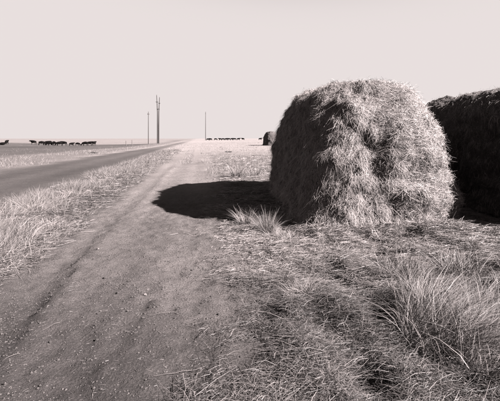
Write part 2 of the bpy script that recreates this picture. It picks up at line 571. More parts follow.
def tuft_mesh(name, n, L, spread, mat, wid=0.007, seed=0):
    g = np.random.default_rng(seed)
    p = g.normal(0, 0.03, (n, 3))
    d = norm(np.array([0, 0, -1.0]) + g.normal(0, spread, (n, 3)) + np.array([0, -0.45, 0]))
    bend = np.array([0, 0.1, -0.35]) + g.normal(0, 0.18, (n, 3))
    v, q, k = ribbons(p, d, bend, L * g.uniform(0.5, 1.2, n), wid * g.uniform(0.7, 1.3, n), segs=2)
    return blades_mesh(name, [(v, q, k, g.uniform(0.6, 1.15, n))], mat)

TUFTS = [tuft_mesh('hay_tuft', 60, 0.11 + 0.015 * i, 0.35 + 0.05 * i, M_HAY, 0.005, 100 + i) for i in range(5)]

def build_stack(S, label, nu, nv, n_lock, per, visible, n_tuft, wid=0.0040):
    cxs, cys = S['c']
    base = float(gz(np.array([cxs]), np.array([cys]))[0])
    root = empty('haystack', (cxs, cys, base), S['yaw'])
    tag(root, label, 'haystack', 'loaf-shaped haystacks beside the track')
    me, p, q = stack_mesh(S, nu, nv, 'hay_body')
    link('hay_body', me, root)
    parts = [hay_coat(S, p, q, n_lock, per, visible, wid * 0.92, 0.46, 1), hay_coat(S, p, q, n_lock // 15, per, visible, wid * 0.85, 0.85, 2)]
    st = link('straw', blades_mesh('straw', parts, M_HAY), root)
    st['kind'] = 'stuff'
    if n_tuft:
        pts, nr = face_samples(p, q, n_tuft, lambda c, n: visible(c, n) ** 2 * (c[:, 2] > 0.5))
        for i in range(n_tuft):
            t = link('hay_tuft', TUFTS[i % 5], root)
            yaw = math.atan2(nr[i, 0], -nr[i, 1]) if abs(nr[i, 2]) < 0.95 else rng.uniform(0, 6.28)
            s = rng.uniform(0.7, 1.3)
            t.matrix_local = Matrix.Translation(Vector(pts[i] + nr[i] * 0.01)) @ Matrix.Rotation(yaw, 4, 'Z') @ Matrix.Rotation(rng.normal(0, 0.5), 4, 'Y') @ Matrix.Scale(s, 4)
    return root

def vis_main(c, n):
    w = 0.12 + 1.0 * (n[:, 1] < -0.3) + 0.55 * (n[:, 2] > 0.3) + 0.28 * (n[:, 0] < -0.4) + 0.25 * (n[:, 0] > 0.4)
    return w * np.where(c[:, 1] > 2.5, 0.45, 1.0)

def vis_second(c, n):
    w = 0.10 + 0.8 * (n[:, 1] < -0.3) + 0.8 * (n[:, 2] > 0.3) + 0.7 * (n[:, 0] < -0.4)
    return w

STACKS[0]['lean'] = 0.07
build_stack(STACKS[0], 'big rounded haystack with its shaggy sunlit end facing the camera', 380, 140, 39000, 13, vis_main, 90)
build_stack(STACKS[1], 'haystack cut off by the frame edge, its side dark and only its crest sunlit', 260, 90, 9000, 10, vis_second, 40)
FAR = dict(c=(4.75, 98.0), a=1.5, b=3.5, h=3.1, yaw=0.09, seed=55, pz=2.2)
build_stack(FAR, 'tiny distant haystack just peeping out behind the big one', 90, 40, 700, 6, lambda c, n: np.ones(len(c)), 0, 0.03)

# ------------------------------------------------------------------ grass and straw lying about
def in_stack(X, Y, grow=0.0):
    m = np.zeros(len(X), bool)
    for S in STACKS + [FAR]:
        dx, dy = X - S['c'][0], Y - S['c'][1]
        ca, sa = math.cos(S['yaw']), math.sin(S['yaw'])
        lx, ly = ca * dx + sa * dy, -sa * dx + ca * dy
        m |= (np.abs(lx) / (S['a'] + grow)) ** 3 + (np.abs(ly) / (S['b'] + grow)) ** 4 < 1
    return m

def scatter(n, y0, y1, keep, power=1.0, half=0.66):
    """points on the ground, thinning out with distance"""
    out = []
    tot = 0
    while tot < n:
        m = n * 2
        t = rng.random(m)
        Y = y0 * (y1 / y0) ** t if power == 1.0 else y0 + (y1 - y0) * t ** power
        X = (rng.random(m) * 2 - 1) * (half * Y + 0.6)
        k = rng.random(m) < keep(X, Y)
        out.append(np.stack([X[k], Y[k]], 1)); tot += k.sum()
    a = np.concatenate(out)[:n]
    return a[:, 0], a[:, 1]

def lying(X, Y, Lm, wid, lift=0.12, tone=(0.5, 1.3), zoff=0.03, segs=2, clump=None):
    n = len(X)
    p = np.stack([X, Y, gz(X, Y) + rng.random(n) * zoff], 1)
    az = rng.random(n) * 2 * np.pi
    d = norm(np.stack([np.cos(az), np.sin(az), np.abs(rng.normal(0, lift, n))], 1))
    bend = np.stack([rng.normal(0, 0.22, n), rng.normal(0, 0.22, n), -np.abs(rng.normal(0.0, 0.12, n)) - d[:, 2] * 0.6], 1)
    L = Lm * rng.gamma(4, 0.25, n).clip(0.3, 2.2)
    dist = np.hypot(X, Y)
    w = wid * rng.uniform(0.6, 1.3, n) * np.maximum(1.0, dist / 7.0) ** 0.8
    side = norm(np.cross(d, np.array([0, 0, 1.0]) + rng.normal(0, 0.6, (n, 3))))
    v, q, k = ribbons(p, d, bend, L, w, side, segs, 0.5)
    t = rng.uniform(tone[0], tone[1], n)
    return v, q, k, t

def standing(X, Y, Lm, wid, lean=(0.25, 0.1), spread=0.3, tone=(0.7, 1.4), segs=3, droop=0.35):
    n = len(X)
    p = np.stack([X, Y, gz(X, Y) - 0.01], 1)
    d = norm(np.stack([rng.normal(lean[0], spread, n), rng.normal(lean[1], spread, n), np.ones(n)], 1))
    bend = np.stack([d[:, 0] * 0.5 + rng.normal(0, 0.15, n), d[:, 1] * 0.5 + rng.normal(0, 0.15, n), -droop * rng.random(n)], 1)
    L = Lm * rng.uniform(0.45, 1.2, n)
    w = wid * rng.uniform(0.6, 1.3, n)
    v, q, k = ribbons(p, d, bend, L, w, None, segs, 0.85)
    return v, q, k, rng.uniform(tone[0], tone[1], n)

def right_side(X, Y):
    return (0.3 * sst(-0.8, -0.2, -track_edge(X, Y)) * sst(0.45, 0.6, patch(X, Y, 2.5, 209)) + 0.7 * sst(-0.35, 0.2, -track_edge(X, Y))) * (lateral(X, Y) > -0.6) * ~in_stack(X, Y, -0.05)

def patch(X, Y, s, seed):
    return 0.5 + 0.5 * fbm(X * s, Y * s, seed=seed)

# matted hay in front of the stacks and over the right foreground
parts = []
X, Y = scatter(72000, 2.1, 4.8, lambda X, Y: right_side(X, Y) * (0.3 + 0.7 * patch(X, Y, 1.5, 201)))
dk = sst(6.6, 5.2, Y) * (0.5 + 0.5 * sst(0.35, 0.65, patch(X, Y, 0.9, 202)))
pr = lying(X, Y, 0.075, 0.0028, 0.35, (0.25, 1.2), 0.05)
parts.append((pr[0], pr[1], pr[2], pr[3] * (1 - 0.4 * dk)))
X, Y = scatter(900, 2.1, 6.0, right_side)
parts.append(lying(X, Y, 0.22, 0.0026, 0.3, (0.7, 1.25), 0.06))
X, Y = scatter(110000, 4.5, 10, lambda X, Y: right_side(X, Y) * (0.35 + 0.65 * patch(X, Y, 1.5, 201)))
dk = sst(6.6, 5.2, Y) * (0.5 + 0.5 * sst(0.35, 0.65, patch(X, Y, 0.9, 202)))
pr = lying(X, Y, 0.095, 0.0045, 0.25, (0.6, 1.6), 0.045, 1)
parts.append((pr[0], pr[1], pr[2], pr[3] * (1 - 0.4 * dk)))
X, Y = scatter(26000, 8, 40, lambda X, Y: (right_side(X, Y) * (X > -4)) * (0.3 + 0.7 * patch(X, Y, 0.6, 203)))
parts.append(lying(X, Y, 0.2, 0.006, 0.3, (0.7, 1.4), 0.04, 1))
m = 9000                                                     # loose skirt round the foot of the big stack
a_ = rng.random(m) * 3.4 + 0.75
X, Y = a_, 7.18 + 0.04 * (a_ - 2.3) ** 2 + rng.normal(0, 0.13, m) - np.abs(rng.normal(0, 0.12, m))
pr = lying(X, Y, 0.13, 0.0045, 0.5, (0.6, 1.4), 0.10, 2)
parts.append(pr)
o = link('ground_straw', blades_mesh('ground_straw', parts, M_GRASS))
tag(o, 'matted dry hay and straw strewn over the ground round the haystacks', 'straw', kind='stuff')

# bits of straw trodden into the bare track
parts = []
X, Y = scatter(16000, 2.2, 24, lambda X, Y: (track_edge(X, Y) > -0.1) * (0.15 + 0.85 * sst(0.5, 0.8, patch(X, Y, 1.1, 204))) * (0.35 + 0.65 * sst(3.5, 9, Y)))
parts.append(lying(X, Y, 0.024, 0.0026, 0.08, (0.2, 0.95), 0.005, 1))
o = link('straw_chaff', blades_mesh('straw_chaff', parts, M_GRASS))
tag(o, 'short bits of broken straw trodden into the bare dirt track', 'straw', kind='stuff')

# dry grass of the verge between the track and the road
def verge_keep(X, Y):
    u = lateral(X, Y)
    return (sst(-0.05, 0.25, -track_edge(X, Y)) * (u < -1.2) * ~is_road(X, Y) * (u > -5.4)) * (0.12 + 0.75 * sst(0.3, 0.7, patch(X, Y, 1.6, 205)))
parts = []
X, Y = scatter(52000, 4.0, 60, verge_keep)
parts.append(lying(X, Y, 0.13, 0.0052, 0.5, (0.25, 1.15), 0.06, 1))
X, Y = scatter(30000, 5.0, 60, lambda X, Y: verge_keep(X, Y) * (sst(0.5, 0.62, patch(X, Y, 0.8, 206)) * sst(-2.3, -3.2, lateral(X, Y)) + 0.03))
pr = standing(X, Y, 0.31, 0.0045, (0.12, 0.05), 0.33, (0.25, 1.3), 2)
parts.append(pr)
o = link('verge_grass', blades_mesh('verge_grass', parts, M_GRASS))
tag(o, 'bleached dry grass on the verge between dirt track and road', 'grass', kind='stuff')

# prairie grass farther off, and the strip beyond the road
parts = []
def far_keep(X, Y):
    u = lateral(X, Y)
    ok = (u > 0.3) | (u < -10.4) | ((u < -2.2) & (u > -5.4)) | (Y > 26)
    ok = ok & ~is_road(X, Y) & ((u > -16) | (rng.random(len(X)) < 0.08)) & ((np.abs(u + 1.72) > 0.35) & (np.abs(u + 0.12) > 0.35) | (Y > 70))
    return ok * (0.15 + 0.85 * sst(0.35, 0.7, patch(X, Y, 0.25, 207))) * ~in_stack(X, Y)
X, Y = scatter(48000, 15, 160, far_keep, half=0.62)
d_ = np.hypot(X, Y)
n = len(X)
p = np.stack([X, Y, gz(X, Y) - 0.01], 1)
d = norm(np.stack([rng.normal(0.15, 0.35, n), rng.normal(0, 0.35, n), np.ones(n)], 1))
bd = np.stack([d[:, 0] * 0.5, d[:, 1] * 0.5, -0.3 * rng.random(n)], 1)
v, q, k = ribbons(p, d, bd, rng.uniform(0.08, 0.26, n), 0.005 * np.maximum(1, d_ / 14) ** 0.8 * rng.uniform(0.7, 1.3, n), None, 1, 0.7)
parts.append((v, q, k, rng.uniform(0.65, 1.35, n)))
o = link('prairie_grass', blades_mesh('prairie_grass', parts, M_GRASS))
tag(o, 'sparse pale prairie grass along the track and beyond the road', 'grass', kind='stuff')

# ------------------------------------------------------------------ single grass tufts
def grass_tuft(x, y, n, L, rad, lean, spread, label, group=None, wid=0.004, tone=(0.7, 1.4), droop=0.5, name='grass_tuft', mat=None):
    z = float(gz(np.array([x]), np.array([y]))[0])
    g = rng
    a = g.random(n) * 2 * np.pi
    r = rad * np.sqrt(g.random(n))
    px, py = r * np.cos(a), r * np.sin(a)
    pz = gz(x + px, y + py) - z - 0.015
    d = norm(np.stack([px / max(rad, .01) * 0.35 + g.normal(lean[0], spread, n), py / max(rad, .01) * 0.35 + g.normal(lean[1], spread, n), np.ones(n)], 1))
    bend = np.stack([d[:, 0] * 0.7 + g.normal(0, 0.12, n), d[:, 1] * 0.7 + g.normal(0, 0.12, n), -droop * g.uniform(0.2, 1.0, n)], 1)
    flat = g.random(n) < (0.28 if spread > 0.2 else 0.08)                                # dead thatch lying round the foot
    d[flat] = norm(d[flat] * np.array([1, 1, 0.3]) + g.normal(0, 0.6, (flat.sum(), 3)) * np.array([1, 1, 0.25]) + np.array([0, 0, 0.15]))
    bent = g.random(n) < (0.22 if spread > 0.2 else 0.12)
    bend[bent] += g.normal(0, 0.3, (bent.sum(), 3)) * np.array([1, 1, 0.3]) + np.array([0, 0, -0.5])
    LL = L * np.where(flat, 0.7, 1.0) * g.uniform(0.3, 1.15, n)
    v, q, k = ribbons(np.stack([px, py, pz], 1), d, bend, LL, wid * g.gamma(6, 1 / 6, n).clip(0.5, 1.9), None, 3, 0.85)
    o = link(name, blades_mesh(name, [(v, q, k, g.uniform(tone[0], tone[1], n))], mat or M_GRASS), None, (x, y, z))
    tag(o, label, 'grass tuft', group)
    return o

GT = 'dry grass tufts round the haystacks'
grass_tuft(1.46, 3.32, 3000, 0.46, 0.30, (0.45, 0.10), 0.30, 'largest grass tussock in the lower corner, long blades blown over to one side', GT, 0.0026, (0.45, 1.35))
grass_tuft(1.80, 3.30, 1800, 0.42, 0.28, (0.50, 0.05), 0.30, 'tussock leaning away from the largest one, its blades reaching the frame edge', GT, 0.0026, (0.45, 1.35))
grass_tuft(1.62, 3.95, 1300, 0.42, 0.22, (0.35, 0.10), 0.28, 'wispy tussock just behind the largest one', GT, 0.0028, (0.45, 1.25))
grass_tuft(2.10, 3.75, 1300, 0.44, 0.22, (0.45, 0.10), 0.30, 'long wispy tussock close behind the largest one, against the frame edge', GT, 0.0028, (0.45, 1.25))
grass_tuft(1.62, 2.85, 1100, 0.38, 0.20, (0.60, -0.10), 0.3, 'flattened tuft in the bottom corner, blades fanning towards the frame edge', GT, 0.0032, (0.6, 1.3))
grass_tuft(1.80, 5.05, 1200, 0.38, 0.26, (0.12, 0.05), 0.3, 'grey upright tussock midway between largest tussock and big haystack', GT, 0.004, (0.5, 1.0))
grass_tuft(2.50, 5.15, 1200, 0.40, 0.26, (0.2, 0.05), 0.3, 'broad grey tussock in front of the dark second haystack', GT, 0.004, (0.5, 1.0))
grass_tuft(2.55, 4.2, 900, 0.36, 0.3, (0.3, 0.05), 0.3, 'loose pale tussock at the frame edge in front of the broad grey one', GT, 0.0038, (0.6, 1.2))
grass_tuft(0.50, 4.25, 800, 0.26, 0.13, (-0.05, 0.05), 0.4, 'small bright tuft between the bare track and the foreground tussocks', GT, 0.0026, (0.7, 1.4))
grass_tuft(0.30, 7.35, 1300, 0.46, 0.11, (-0.05, 0.0), 0.10, 'tall pale tuft at the near edge of the haystack shadow', GT, 0.0030, (0.55, 1.3))
grass_tuft(-0.08, 7.75, 500, 0.42, 0.10, (-0.03, 0.0), 0.11, 'slim tuft standing in the haystack shadow beside a taller pale tuft', GT, 0.0036, (0.7, 1.5))
grass_tuft(-0.5, 17.3, 420, 0.75, 0.22, (-0.05, 0.0), 0.12, 'tall tuft rising at the far edge of the haystack shadow', GT, 0.007, (0.6, 1.3))
grass_tuft(0.15, 17.8, 300, 0.5, 0.3, (0.0, 0.0), 0.15, 'tuft right behind the shadow, close to the big haystack', GT, 0.007, (0.6, 1.3))
grass_tuft(0.62, 6.9, 300, 0.22, 0.18, (-0.1, -0.1), 0.4, 'low spreading tuft at the near foot of the big haystack', GT, 0.005, (0.9, 1.4))

for x, y, n, L, lab in [(0.95, 4.9, 260, .2, 'wiry little tuft in mid hay litter, straight below the middle of the big haystack'),
                        (1.25, 5.9, 300, .24, 'wiry tuft nearest the big haystack foot, in the trampled hay'),
                        (0.75, 3.3, 240, .18, 'wiry little tuft between the largest tussock and the bare track'),
                        (2.2, 6.1, 300, .26, 'wiry tuft below the lit corner of the big haystack, behind the grey tussocks'),
                        (3.1, 6.0, 300, .28, 'wiry tuft at the dark gap between the haystacks, by the frame edge'),
                        (0.35, 5.6, 220, .2, 'wiry little tuft closest to the track edge, halfway to the haystack'),
                        (1.05, 2.75, 240, .2, 'wiry little tuft at the very bottom of the frame'),
                        (2.15, 4.5, 320, .28, 'wiry tuft just behind the long wispy tussock at the frame edge'),
                        (1.5, 4.5, 300, .24, 'wiry tuft between the grey upright tussock and the largest one')]:
    grass_tuft(x, y, n, L, 0.12, (0.1, 0), 0.45, lab, 'small wiry tufts in the matted hay', 0.003, (0.4, 1.3))
for px, py, n, L, lab in [(277, 238, 500, .30, 'short pale tuft next to the tall one, just outside the big haystack shadow'),
                          (290, 242, 450, .24, 'low pale tuft between the short pale one and the haystack corner'),
                          (238, 212, 300, .26, 'little tuft at the shadow edge on the track side of the slim tuft')]:
    yy = EYE * 430 / (py - 138.5)
    grass_tuft((px - 250) / 430 * yy, yy, n, L, 0.14, (-0.05, 0), 0.22, lab, GT, 0.0036, (0.6, 1.4))
VG = 'dry grass tufts on the verge'
for i, (px, py, n, L, lab) in enumerate([
    (8, 218, 420, 0.42, 'verge tuft at the frame edge, first beside the road'),
    (34, 212, 480, 0.45, 'tall ragged verge tuft with stalks reaching over the road, near the frame edge'),
    (58, 203, 520, 0.48, 'tallest verge tuft, its stalks standing up against the road'),
    (75, 196, 420, 0.36, 'rounded verge tuft next to the tallest one, with a dark hollow beside it'),
    (98, 186, 420, 0.40, 'bright verge tuft just past the dark hollow'),
    (113, 178, 320, 0.36, 'small bright verge tuft where the road narrows'),
    (20, 238, 420, 0.30, 'low sprawling verge tuft next to the left wheel rut'),
    (52, 226, 380, 0.28, 'low verge tuft with dark gaps, halfway between rut and road')]):
    yy = 1.5 * 430 / (py - 138.5)
    grass_tuft((px - 250) / 430 * yy, yy, n, L, 0.22, (0.08, 0.0), 0.33, lab, VG, 0.0055, (0.6, 1.45), 0.4)

# low dark weeds seen far down the track
for px, py, s, lab in [(228.5, 152.2, 0.30, 'small dark weed out on the pale grass in front of the far cattle'),
                       (93, 153.0, 0.28, 'small dark weed standing on the far edge of the road')]:
    yy = (EYE) * 430 / (py - 138.5)
    grass_tuft((px - 250) / 430 * yy, yy, 160, s, 0.35, (0, 0), 0.8, lab, 'dark weeds', 0.03, (0.06, 0.2), 0.3, 'weed')

# clumps of hay slid off the stacks
def clump_mesh(seed):
    g = np.random.default_rng(seed)
    n = 420
    d = norm(g.normal(0, 1, (n, 3)) * np.array([1, 1, 0.55]) + np.array([0, 0, 0.25]))
    p = d * g.uniform(0.2, 1.0, (n, 1)) * np.array([0.15, 0.12, 0.08])
    t = norm(np.cross(d, g.normal(size=(n, 3))))
    bend = g.normal(0, 0.3, (n, 3)) - np.array([0, 0, 0.2])
    v, q, k = ribbons(p - t * 0.05, t, bend, g.gamma(4, 0.03, n), 0.0045 * g.uniform(.6, 1.3, n), norm(np.cross(t, d + g.normal(0, .4, (n, 3)))), 2)
    return blades_mesh('hay_clump', [(v, q, k, g.uniform(0.5, 1.2, n))], M_HAY)
CL = [clump_mesh(900 + i) for i in range(3)]
for i, (px, py, sc, lab) in enumerate([(398, 229, 1.0, 'matted clump of hay at the foot of the big haystack, near its lit corner'),
                                       (372, 232, 1.25, 'largest fallen clump of hay below the middle of the lit haystack end'),
                                       (345, 233, 0.8, 'small fallen clump of hay below the lit haystack end, on its shadow side'),
                                       (415, 240, 0.8, 'fallen clump of hay lying a step away from the big haystack foot'),
                                       (446, 226, 0.9, 'fallen clump of hay at the haystack corner beside the dark gap'),
                                       (318, 234, 0.9, 'fallen clump of hay at the haystack corner where the shadow begins')]):
    yy = (EYE - 0.1) * 430 / (py - 138.5)
    x = (px - 250) / 430 * yy
    o = link('hay_clump', CL[i % 3], None, (x, yy, float(gz(np.array([x]), np.array([yy]))[0]) + 0.02))
    o.rotation_euler = (0, 0, i * 1.3); o.scale = (sc, sc, sc)
    tag(o, lab, 'hay clump', 'fallen clumps of hay')

# ------------------------------------------------------------------ clods, stones and stalks on the track
def rock_mesh(name, seed, mat, squash=0.6):
    import bmesh
    bm = bmesh.new()
    bmesh.ops.create_icosphere(bm, subdivisions=2, radius=1.0)
    for v in bm.verts:
        c = np.array(v.co)
        f = 1 + 0.35 * float(fbm(np.array([c[0] * 1.2]), np.array([c[1] * 1.2]), np.array([c[2] * 1.2 + 3.1]), seed=seed)[0])
        v.co = Vector((c[0] * f, c[1] * f * 0.8, c[2] * f * squash))
    me = bpy.data.meshes.new(name)
    bm.to_mesh(me); bm.free()
    me.materials.append(mat)
    return me

CLODS = [rock_mesh('dirt_clod', 300 + i, M_CLOD) for i in range(5)]

def place(name, me, px, py, size, label, cat, group=None):
    yy = EYE * 430 / (py - 138.5)
    x = (px - 250) / 430 * yy
    z = float(gz(np.array([x]), np.array([yy]))[0])
    o = link(name, me, None, (x, yy, z + size * 0.25))
    o.scale = (size, size, size)
    o.rotation_euler = (0, 0, rng.uniform(0, 6.28))
    return tag(o, label, cat, group)

place('stone', rock_mesh('stone', 401, M_STONE, 0.8), 145, 297.5, 0.018, 'bright white pebble lying alone in the middle of the track', 'stone')
place('stone', rock_mesh('stone', 402, M_STONE, 0.7), 98, 252, 0.018, 'pale stone on the ridge beside the left wheel rut', 'stone')
for px, py, s, lab in [
    (94, 260, .024, 'dark clod right beside the pale stone at the rut'),
    (105, 281, .02, 'dark clod in mid track, nearer than the pale stone'),
    (192, 270, .022, 'dark clod towards the strewn hay side of the track'),
    (118, 297, .018, 'dark clod on the rut side of the bright white pebble'),
    (50, 347, .015, 'dark clod near the bottom left of the track, inside the left rut bend'),
    (97, 342, .017, 'lone dark clod in the lower part of the track')]:
    place('dirt_clod', CLODS[int(rng.integers(5))], px, py, s, lab, 'clod', 'clods on the dirt track')
n = 0
while n < 60:
    yy = 2.3 * (14 / 2.3) ** rng.random()
    x = -0.12 * yy + rng.uniform(-2.0, 0.6)
    if track_edge(np.array([x]), np.array([yy]))[0] < 0.05 or abs(x) > 0.6 * yy: continue
    s = rng.uniform(0.006, 0.015)
    o = link('dirt_clod', CLODS[n % 5], None, (x, yy, float(gz(np.array([x]), np.array([yy]))[0]) + s * 0.25))
    o.scale = (s, s, s); o.rotation_euler = (0, 0, rng.uniform(0, 6.28))
    tag(o, 'small crumb of dry earth lying loose on the dirt track', 'clod', 'crumbs of earth on the track')
    n += 1

# crumbs too small to pick apart
import bmesh as _bm
_b = _bm.new(); _bm.ops.create_icosphere(_b, subdivisions=1, radius=1.0)
ico_v = np.array([v.co[:] for v in _b.verts]); ico_f = np.array([[v.index for v in f_.verts] for f_ in _b.faces]); _b.free()
X, Y = scatter(4200, 2.9, 11, lambda X, Y: (track_edge(X, Y) > -0.1) * (0.12 + 0.88 * sst(0.45, 0.75, patch(X, Y, 1.7, 211))))
m = len(X)
sz = rng.gamma(2.2, 0.0022, m).clip(0.002, 0.011)
v = ico_v[None] * sz[:, None, None] * rng.uniform(0.6, 1.4, (m, 12, 3)) * rng.uniform(0.6, 1.3, (m, 1, 3)) * np.array([1.15, 0.95, 0.6])
v = (v + np.stack([X, Y, gz(X, Y) + sz * 0.12], 1)[:, None, :]).reshape(-1, 3)
f = (ico_f[None] + (np.arange(m) * 12)[:, None, None]).reshape(-1)
o = link('dirt_lumps', new_mesh('dirt_lumps', v, f, 3, M_CLOD, False))
tag(o, 'rough little lumps of broken crust strewn in patches on the dirt track', 'gravel', kind='stuff')
X, Y = scatter(14000, 2.2, 14, lambda X, Y: (track_edge(X, Y) > -0.2) * (0.1 + 0.9 * sst(0.45, 0.75, patch(X, Y, 1.3, 210))))
oct_v = np.array([[1, 0, 0], [0, 1, 0], [-1, 0, 0], [0, -1, 0], [0, 0, 0.8], [0, 0, -0.5]], float)
oct_f = np.array([[0, 1, 4], [1, 2, 4], [2, 3, 4], [3, 0, 4], [1, 0, 5], [2, 1, 5], [3, 2, 5], [0, 3, 5]])
m = len(X)
sz = rng.gamma(2.0, 0.0019, m).clip(0.0015, 0.010)
rot = rng.random(m) * 6.28
v = oct_v[None] * sz[:, None, None] * rng.uniform(0.7, 1.3, (m, 6, 3))
vx = v[..., 0] * np.cos(rot)[:, None] - v[..., 1] * np.sin(rot)[:, None]
vy = v[..., 0] * np.sin(rot)[:, None] + v[..., 1] * np.cos(rot)[:, None]
v = np.stack([vx + X[:, None], vy + Y[:, None], v[..., 2] + (gz(X, Y) + sz * 0.2)[:, None]], -1).reshape(-1, 3)
f = (oct_f[None] + (np.arange(m) * 6)[:, None, None]).reshape(-1)
o = link('dirt_crumbs', new_mesh('dirt_crumbs', v, f, 3, M_CLOD, False))
tag(o, 'fine crumbs of dry earth scattered over the dirt track', 'gravel', kind='stuff')

def stalk(x0, y0, x1, y1, label, wid=0.0042, rise=0.012):
    ya, yb = EYE * 430 / (y0 - 138.5), EYE * 430 / (y1 - 138.5)
    A = np.array([(x0 - 250) / 430 * ya, ya]); B = np.array([(x1 - 250) / 430 * yb, yb])
    z = float(gz(A[:1], A[1:])[0])
    ts = np.linspace(0, 1, 9)
    L = np.linalg.norm(B - A)
    nrm_ = np.array([-(B - A)[1], (B - A)[0]]) / L
    V, F = [], []
    for i, t in enumerate(ts):
        c = A + (B - A) * t + nrm_ * 0.02 * L * math.sin(t * 3.1)
        zc = float(gz(c[:1], c[1:])[0]) + 0.006 + rise * math.sin(t * math.pi)
        for k in range(5):
            a = k / 5 * 2 * math.pi
            r = wid * 0.5 * (1 - 0.5 * t)
            V.append((c[0] - A[0] + nrm_[0] * r * math.cos(a), c[1] - A[1] + nrm_[1] * r * math.cos(a), zc - z + r * math.sin(a)))
        if i:
            for k in range(5):
                F.append((5 * i - 5 + k, 5 * i - 5 + (k + 1) % 5, 5 * i + (k + 1) % 5, 5 * i + k))
    F.append(tuple(range(4, -1, -1))); F.append(tuple(range(40, 45)))
    me = bpy.data.meshes.new('straw_stalk'); me.from_pydata(V, [], F); me.materials.append(M_STALK); me.update()
    o = link('straw_stalk', me, None, (A[0], A[1], z))
    return tag(o, label, 'stalk', 'single stalks on the dirt track')

stalk(207, 366, 154, 379, 'long pale stalk lying across the bottom of the track')
stalk(176, 315, 150, 318, 'short pale stalk in mid track, farther off than the long one')
stalk(60, 327, 42, 333, 'short pale stalk lying beside the left wheel rut')
stalk(20, 360, 2, 366, 'pale stalk near the bottom left corner of the track')
stalk(290, 379, 252, 366, 'pale stalk lying half on the strewn hay at the bottom')

# ------------------------------------------------------------------ poles along the road
def tube(rows, seg=10):
    V, F = [], []
    for i, (x, y, z, r) in enumerate(rows):
        for k in range(seg):
            a = k / seg * 2 * math.pi
            V.append((x + r * math.cos(a), y + r * math.sin(a), z))
        if i:
            for k in range(seg):
                F.append((seg * (i - 1) + k, seg * (i - 1) + (k + 1) % seg, seg * i + (k + 1) % seg, seg * i + k))
    F.append(tuple(range(seg - 1, -1, -1))); F.append(tuple(range(len(V) - seg, len(V))))
    return V, F

def mesh_py(name, V, F, mat):
    me = bpy.data.meshes.new(name); me.from_pydata(V, [], F); me.materials.append(mat); me.update()
    return me

def beam(x0, x1, z, t, d=0.12):
    V = [(x, y, zz) for x in (x0, x1) for y in (-d, d) for zz in (z - t, z + t)]
    F = [(0, 1, 3, 2), (4, 6, 7, 5), (0, 4, 5, 1), (2, 3, 7, 6), (0, 2, 6, 4), (1, 5, 7, 3)]
    return V, F

def ground_point(px, D):
    x = (px - 250) / 430 * D
    return x, D, float(gz(np.array([x]), np.array([D]))[0])

def insulator(parent, x, z, s=1.0):
    V, F = tube([(0, 0, 0, .05 * s), (0, 0, .1 * s, .05 * s), (0, 0, .12 * s, .1 * s), (0, 0, .2 * s, .11 * s), (0, 0, .3 * s, .04 * s)], 8)
    o = link('insulator', mesh_py('insulator', V, F, M_IRON), parent, (x, 0, z))
    return o

def utility_pole(px, D, H, r0, label, arms=(), rz=0.0):
    x, y, z = ground_point(px, D)
    root = empty('utility_pole', (x, y, z), rz)
    tag(root, label, 'utility pole', 'utility poles along the road')
    V, F = tube([(0, 0, -0.4, r0), (0, 0, H * 0.5, r0 * 0.82), (0, 0, H, r0 * 0.6)])
    link('pole', mesh_py('pole', V, F, M_POLE), root)
    for za, ha in arms:
        V, F = beam(-ha, ha, za, 0.07)
        link('crossarm', mesh_py('crossarm', V, F, M_POLE), root)
        for xx in (-ha * 0.9, ha * 0.9, -ha * 0.45, ha * 0.45):
            insulator(root, xx, za + 0.07)
    insulator(root, 0, H)
    return root

utility_pole(148.4, 160, 11.8, 0.17, 'short thin utility pole on the far side of the road, beside the double pole', [(11.0, 0.5)], R(70))
utility_pole(205.6, 280, 18.4, 0.23, 'far thin utility pole at the end of the distant cattle', [(17.3, 0.5)], R(75))
x, y, z = ground_point(158.2, 170)
dp = empty('utility_pole', (x, y, z))
tag(dp, 'tallest pole, a dark double shaft forking into two prongs at its top', 'utility pole', 'utility poles along the road')
for s, top, bow in ((-1, 18.9, 0.60), (1, 18.0, 0.52)):
    V, F = tube([(s * 0.24, 0, -0.4, 0.26), (s * 0.25, 0, 7.0, 0.24), (s * 0.27, 0, 12.5, 0.20), (s * bow, 0, top, 0.13)])
    link('pole', mesh_py('pole', V, F, M_POLE), dp)
    insulator(dp, s * bow, top, 1.2)
for za, x0, x1 in ((13.6, -0.55, 0.55), (16.4, -0.95, -0.1), (15.9, 0.1, 0.8)):
    V, F = beam(x0, x1, za, 0.09, 0.3)
    link('crossarm', mesh_py('crossarm', V, F, M_POLE), dp)

for px, D, H, lab in [(126.0, 120, 1.55, 'weathered grey post beyond the road, the one nearer the cattle'), (132.0, 122, 1.75, 'weathered grey post beyond the road, the one nearer the poles')]:
    x, y, z = ground_point(px, D)
    V, F = tube([(0, 0, -0.3, 0.09), (0, 0, H * 0.9, 0.08), (0, 0, H, 0.05)], 8)
    o = link('fence_post', mesh_py('fence_post', V, F, M_POST), None, (x, y, z))
    tag(o, lab, 'post', 'posts beyond the road')

